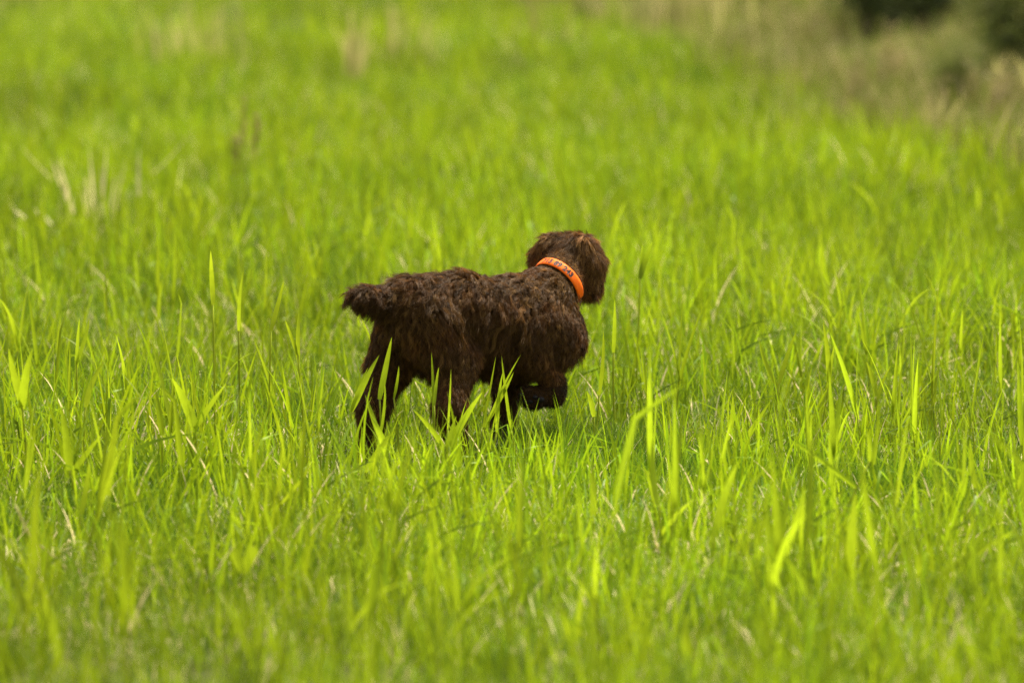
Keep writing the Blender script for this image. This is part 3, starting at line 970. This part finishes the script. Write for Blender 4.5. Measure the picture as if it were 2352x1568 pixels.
def draw_in(V):
    ax = (V - CC) @ neck_axis
    rv = V - CC - ax[:, None] * neck_axis
    rad = np.linalg.norm(rv, axis=1)
    D = np.stack([prim_d(V, i) for i in range(len(PR))], 1).argmin(1)
    neck = np.isin(np.array([p[6] for p in PR])[D], ['neck', 'nape', 'trunk', 'chest', 'skull'])
    w = (1 - smooth(CW * .5 + .004, CW * .5 + .035, np.abs(ax))) * (rad < .15) * neck
    new = rad + (np.minimum(rad, CR - .006) - rad) * w
    return V + rv * ((new / np.maximum(rad, 1e-6)) - 1)[:, None]
DV = draw_in(DV)

def gradn(p, e=.004):
    g = np.stack([sdf(p + np.eye(3)[k] * e) - sdf(p - np.eye(3)[k] * e) for k in range(3)], -1)
    return g / (np.linalg.norm(g, axis=-1)[..., None] + 1e-9)

dog = link('dog', None)
dog.empty_display_size = .2
ORG = np.array([-.04, .02, 0.0])
dog.location = ORG
tag(dog, 'shaggy dark brown hunting dog pointing with a lifted forepaw, seen from behind', 'dog')
M_SKIN = simple_material('dog_skin', (0.034, 0.017, 0.005), rough=.95, spec=.03, noise=.5, scale=120)
body = link('body', new_mesh('body', DV - ORG, DF), dog, M_SKIN)

# ---------------------------------------------------------------- fur
def fur():
    T = np.vstack([DF[:, [0, 1, 2]], DF[:, [0, 2, 3]]])
    a, b, c = DV[T[:, 0]], DV[T[:, 1]], DV[T[:, 2]]
    area = .5 * np.linalg.norm(np.cross(b - a, c - a), axis=1)
    def sample(n):
        t = rng.choice(len(T), n, p=area / area.sum())
        u, v = rng.random(n), rng.random(n)
        sw = u + v > 1
        u[sw], v[sw] = 1 - u[sw], 1 - v[sw]
        return a[t] + u[:, None] * (b[t] - a[t]) + v[:, None] * (c[t] - a[t])
    NS, NH, K = 13000, 250000, 10
    def field(p):
        n = gradn(p)
        D = np.stack([prim_d(p, i) for i in range(len(PR))], 1)
        w = np.exp(-(D - D.min(1)[:, None]) / .012)
        w /= w.sum(1)[:, None]
        flow = w @ np.array([q[4] for q in PR])
        L = w @ np.array([q[5] for q in PR])
        reg = D.argmin(1)
        return n, flow, L, reg
    regs = np.array([q[6] for q in PR])
    # guides: one wavy lock each
    G = sample(NS)
    gn, gf, gL, gr = field(G)
    sw = .55 * np.stack([fbm(G[:, 0] * 1.3 + G[:, 2], G[:, 1] - G[:, 2] * .7, .16, 30 + k) for k in range(3)], 1)
    gf = gf / (np.linalg.norm(gf, axis=1)[:, None] + 1e-9) + sw * .75 + rng.normal(0, .18, (NS, 3))
    gt = gf - (gf * gn).sum(1)[:, None] * gn
    gt /= np.linalg.norm(gt, axis=1)[:, None] + 1e-9
    shaggy = np.isin(regs[gr], ['trunk', 'belly', 'chest', 'thigh', 'tail', 'neck'])
    lift = np.where(shaggy, rng.uniform(.18, .70, NS), rng.uniform(.15, .45, NS))
    lift = np.where(regs[gr] == 'tail', rng.uniform(.35, .8, NS), lift)
    lift = np.where(regs[gr] == 'ear', rng.uniform(.03, .16, NS), lift)
    lift = np.where(np.isin(regs[gr], ['nape', 'skull', 'paw']), rng.uniform(.10, .32, NS), lift)
    L = gL * np.where(np.isin(regs[gr], ['trunk', 'neck']), 1.15, 1.0) * rng.uniform(.65, 1.40, NS) * (1 + .25 * np.clip(fbm(G[:, 0] + G[:, 1], G[:, 2], .2, 51), -1, 1))
    # the coat lies short and flat under and around the collar
    ax = (G - CC) @ neck_axis
    rad = np.linalg.norm(G - CC - ax[:, None] * neck_axis, axis=1)
    ring = np.isin(regs[gr], ['neck', 'nape', 'trunk']) & (rad < .13)
    near = ring & (np.abs(ax) < CW * .5 + .003)
    L = np.where(near, .006, L); lift = np.where(near, .02, lift)
    low = ring & (ax <= -CW * .5 - .003) & (ax > -.05)
    L = np.where(low, np.minimum(L, .035), L); lift = np.where(low, np.clip(lift, .35, .6), lift)
    head_side = ring & (ax >= CW * .5 + .003) & (ax < .075)
    L = np.where(head_side, np.minimum(L, .016), L); lift = np.where(head_side, .3, lift)
    d0 = gt + gn * lift[:, None]
    d0 /= np.linalg.norm(d0, axis=1)[:, None]
    side = np.cross(gn, gt)
    ph, fq, am = rng.uniform(0, 6.283, NS), rng.uniform(.8, 1.7, NS), rng.uniform(.14, .46, NS)
    am = np.where(shaggy, am, am * .4)
    am = np.where(regs[gr] == 'leg', am * 2, am)
    gpos = np.zeros((NS, K, 3)); gpos[:, 0] = G
    d = d0.copy()
    for k in range(1, K):
        t = k / (K - 1)
        grav = np.array([0, 0, -1.]) * .16
        d = d + grav
        dn = (d * gn).sum(1)
        d = d + gn * np.clip(.10 - dn, 0, None)[:, None]
        d /= np.linalg.norm(d, axis=1)[:, None]
        wav = np.sin(ph + fq * t * 6.283)[:, None] * side + .6 * np.cos(ph * 1.7 + fq * t * 6.283)[:, None] * gn
        step = d + wav * am[:, None] * 2.2
        step /= np.linalg.norm(step, axis=1)[:, None]
        gpos[:, k] = gpos[:, k - 1] + step * (L / (K - 1))[:, None]
    # strands gather into their lock
    H = sample(NH)
    hn = gradn(H)
    kd = kdtree.KDTree(NS)
    for i, p in enumerate(G): kd.insert(p, i)
    kd.balance()
    gi = np.zeros(NH, int)
    for i, p in enumerate(H):
        best = -1; bs = 9
        for co, j, dist in kd.find_n(p, 3):
            s_ = dist * (1.6 - .8 * float(hn[i] @ gn[j]))
            if s_ < bs: bs, best = s_, j
        gi[i] = best
    t = np.linspace(0, 1, K)
    pos = np.zeros((NH, K, 3))
    clump = rng.uniform(.25, .75, NS)[gi] * np.where(shaggy[gi], 1, .75)
    fray = rng.normal(0, 1, (NH, 3)) * .0048
    ls = rng.uniform(.72, 1.12, NH)
    own = H - G[gi]
    for k in range(K):
        tt = t[k] * ls
        kk = np.clip(tt * (K - 1), 0, K - 1.001)
        k0 = np.floor(kk).astype(int); fr = (kk - k0)[:, None]
        gp = gpos[gi, k0] * (1 - fr) + gpos[gi, np.minimum(k0 + 1, K - 1)] * fr
        c_ = (clump * (t[k] ** .8))[:, None]
        pos[:, k] = gp + own * (1 - c_) + fray * (t[k] ** 1.5)
    # drop strands that would cross the collar band
    q = pos[:, ::2] - CC
    ax = q @ neck_axis
    rd = np.linalg.norm(q - ax[..., None] * neck_axis, axis=-1)
    bad = ((np.abs(ax) < CW * .5 + .001) & (rd > CR - .003) & (rd < CR + .03)).any(1)
    hr = regs[gr][gi]
    bad &= ~np.isin(hr, ['ear', 'beard', 'cheek'])
    soft = (q[:, 0] @ neck_axis) < 0
    bad &= ~(soft & (rng.random(NH) < .25))
    pos = pos[~bad]; gi = gi[~bad]
    N = len(pos)
    cu = bpy.data.hair_curves.new('fur')
    cu.add_curves([K] * N)
    cu.attributes['position'].data.foreach_set('vector', (pos - ORG).astype(np.float32).ravel())
    ra = cu.attributes.get('radius') or cu.attributes.new('radius', 'FLOAT', 'POINT')
    rr = np.outer(rng.uniform(.00030, .00050, N), np.linspace(1, .25, K) ** .7)
    ra.data.foreach_set('value', rr.astype(np.float32).ravel())
    # coat colour: each lock its own brown, also painting shaded gaps between locks; golden strands
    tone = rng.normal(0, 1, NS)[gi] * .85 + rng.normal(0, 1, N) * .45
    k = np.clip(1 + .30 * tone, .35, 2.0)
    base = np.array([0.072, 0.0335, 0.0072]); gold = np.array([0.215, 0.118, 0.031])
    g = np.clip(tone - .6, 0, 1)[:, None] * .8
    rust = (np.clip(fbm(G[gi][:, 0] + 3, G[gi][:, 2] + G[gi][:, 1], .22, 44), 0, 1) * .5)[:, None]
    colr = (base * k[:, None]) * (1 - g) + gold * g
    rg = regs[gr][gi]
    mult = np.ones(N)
    for nm_, v_ in (('ear', 1.45), ('nape', 1.35), ('neck', 1.15), ('tail', .8), ('paw', .30), ('belly', .85)): mult[rg == nm_] = v_  # coat shade by body region, with some shading painted into the colour
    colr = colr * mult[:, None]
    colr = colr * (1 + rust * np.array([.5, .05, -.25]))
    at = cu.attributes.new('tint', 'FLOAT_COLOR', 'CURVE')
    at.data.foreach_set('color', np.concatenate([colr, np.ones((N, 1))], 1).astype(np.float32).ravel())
    m = bpy.data.materials.new('fur')
    m.use_nodes = True
    n, l = m.node_tree.nodes, m.node_tree.links
    n.clear()
    an = n.new('ShaderNodeAttribute'); an.attribute_name = 'tint'
    pb = n.new('ShaderNodeBsdfPrincipled')
    pb.inputs['Roughness'].default_value = .45
    pb.inputs['Specular IOR Level'].default_value = .22
    l.new(an.outputs['Color'], pb.inputs['Base Color'])
    sc_ = n.new('ShaderNodeMix'); sc_.data_type = 'RGBA'; sc_.blend_type = 'MULTIPLY'
    sc_.inputs['Factor'].default_value = 1
    sc_.inputs['B'].default_value = (1.3, 1.0, .7, 1)
    l.new(an.outputs['Color'], sc_.inputs['A'])
    pb.inputs['Specular Tint'].default_value = (1, .86, .68, 1)
    tr = n.new('ShaderNodeBsdfTranslucent')
    l.new(sc_.outputs['Result'], tr.inputs['Color'])
    mx = n.new('ShaderNodeMixShader'); mx.inputs[0].default_value = .3
    l.new(pb.outputs[0], mx.inputs[1]); l.new(tr.outputs[0], mx.inputs[2])
    out = n.new('ShaderNodeOutputMaterial')
    l.new(mx.outputs[0], out.inputs['Surface'])
    cu.materials.append(m)
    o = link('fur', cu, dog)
fur()

# eyes, nose, pads
def ellipsoid(name, c, r, mat, parent, axes=None, seg=14):
    bm = bmesh.new()
    bmesh.ops.create_uvsphere(bm, u_segments=seg, v_segments=seg // 2 + 2, radius=1)
    A = np.eye(3) if axes is None else np.array(axes)
    for v in bm.verts:
        p = np.array(v.co) * np.array(r)
        v.co = Vector(p @ A + c - ORG)
    me = bpy.data.meshes.new(name); bm.to_mesh(me); bm.free()
    me.polygons.foreach_set('use_smooth', [True] * len(me.polygons))
    me.materials.append(mat)
    return link(name, me, parent)
M_NOSE = simple_material('nose_leather', (0.035, 0.018, 0.012), rough=.35, spec=.5, noise=.3, scale=200)
M_EYE = simple_material('eye', (0.06, 0.028, 0.008), rough=.08, spec=.6)
M_PAD = simple_material('paw_pad', (0.014, 0.012, 0.011), rough=.8, spec=.12, noise=.4, scale=150)
HU = np.cross(HEADF, HEADL)
ellipsoid('nose', hc + HEADF * .238 - UPV * .046, (.016, .022, .015), M_NOSE, body, [HEADF, HEADL, HU])
for s_ in (-1, 1):
    ellipsoid('eye', hc + HEADF * .118 + HEADL * .034 * s_ + UPV * .016, (.011, .013, .012), M_EYE, body, [HEADF, HEADL, HU])
pd = U(1220, 912, -.012)
for px, py, r_ in ((1203, 907, .010), (1208, 915, .010), (1218, 918, .010), (1226, 912, .010), (1240, 917, .015)):
    q = U(px, py, -.02)
    g_ = q.copy()
    for _ in range(6): g_ = g_ - gradn(g_[None])[0] * sdf(g_[None])[0]
    ellipsoid('paw_pad', g_, (r_, r_ * .8, r_ * .7), M_PAD, body, seg=10)

# ---------------------------------------------------------------- collar
def collar():
    e = link('dog_collar', None)
    e.location = CC; e.empty_display_size = .05
    M = simple_material('collar_orange', (0.86, 0.135, 0.002), rough=.6, spec=.15, noise=.12, scale=90)
    prof = []
    hw, th = CW * .5, .0030
    for k in range(5): prof.append((-hw + (2 * hw) * k / 4, th * (1 - .55 * abs(2 * k / 4 - 1) ** 3)))
    prof += [(hw, -.0005), (hw - .002, -.0012), (-hw + .002, -.0012), (-hw, -.0005)]
    n, m = 96, len(prof)
    V, F = [], []
    for i in range(n):
        a = 2 * math.pi * i / n
        rd = math.cos(a) * e2 + math.sin(a) * e1
        for v, dr in prof: V.append((CR + dr) * rd + neck_axis * v)
    for i in range(n):
        for j in range(m):
            F.append((i * m + j, i * m + (j + 1) % m, ((i + 1) % n) * m + (j + 1) % m, ((i + 1) % n) * m + j))
    me = new_mesh('band', V, F)
    bm = bmesh.new(); bm.from_mesh(me); bmesh.ops.recalc_face_normals(bm, faces=bm.faces); bm.to_mesh(me); bm.free()
    band = link('band', me, e, M)
    MB = simple_material('collar_print', (0.012, 0.009, 0.008), rough=.6, spec=.3)
    sgn = 1.0 if (np.cross(e1, neck_axis) @ e2) > 0 else -1.0
    def text(body, phi0, size, name):
        fc = bpy.data.curves.new('t', 'FONT'); fc.body = body; fc.size = size; fc.space_character = 1.08
        fc.offset = size * .055
        to = bpy.data.objects.new('t', fc); COL.objects.link(to)
        dg = bpy.context.evaluated_depsgraph_get()
        tm = bpy.data.meshes.new_from_object(to.evaluated_get(dg))
        bpy.data.objects.remove(to)
        co = np.zeros(len(tm.vertices) * 3); tm.vertices.foreach_get('co', co); co = co.reshape(-1, 3)
        x0, x1 = co[:, 0].min(), co[:, 0].max(); y0, y1 = co[:, 1].min(), co[:, 1].max()
        out = []
        for x, y_, _ in co:
            a = phi0 + (x - x0) / CR
            v = (y_ - (y0 + y1) / 2)
            out.append((CR + .0034) * (math.cos(a) * e2 + math.sin(a) * e1) + neck_axis * v)
        tm.vertices.foreach_set('co', np.array(out, np.float32).ravel())
        tm.update()
        tm.materials.append(MB)
        link(name, tm, band)
        return phi0 + (x1 - x0) / CR
    text('715 89 243', R(-76), .0275, 'lettering')
    text('17', R(62), .0275, 'lettering')
    tag(e, 'bright orange collar with black printed digits round the dog’s neck'.replace('’', "'"), 'collar')
collar()
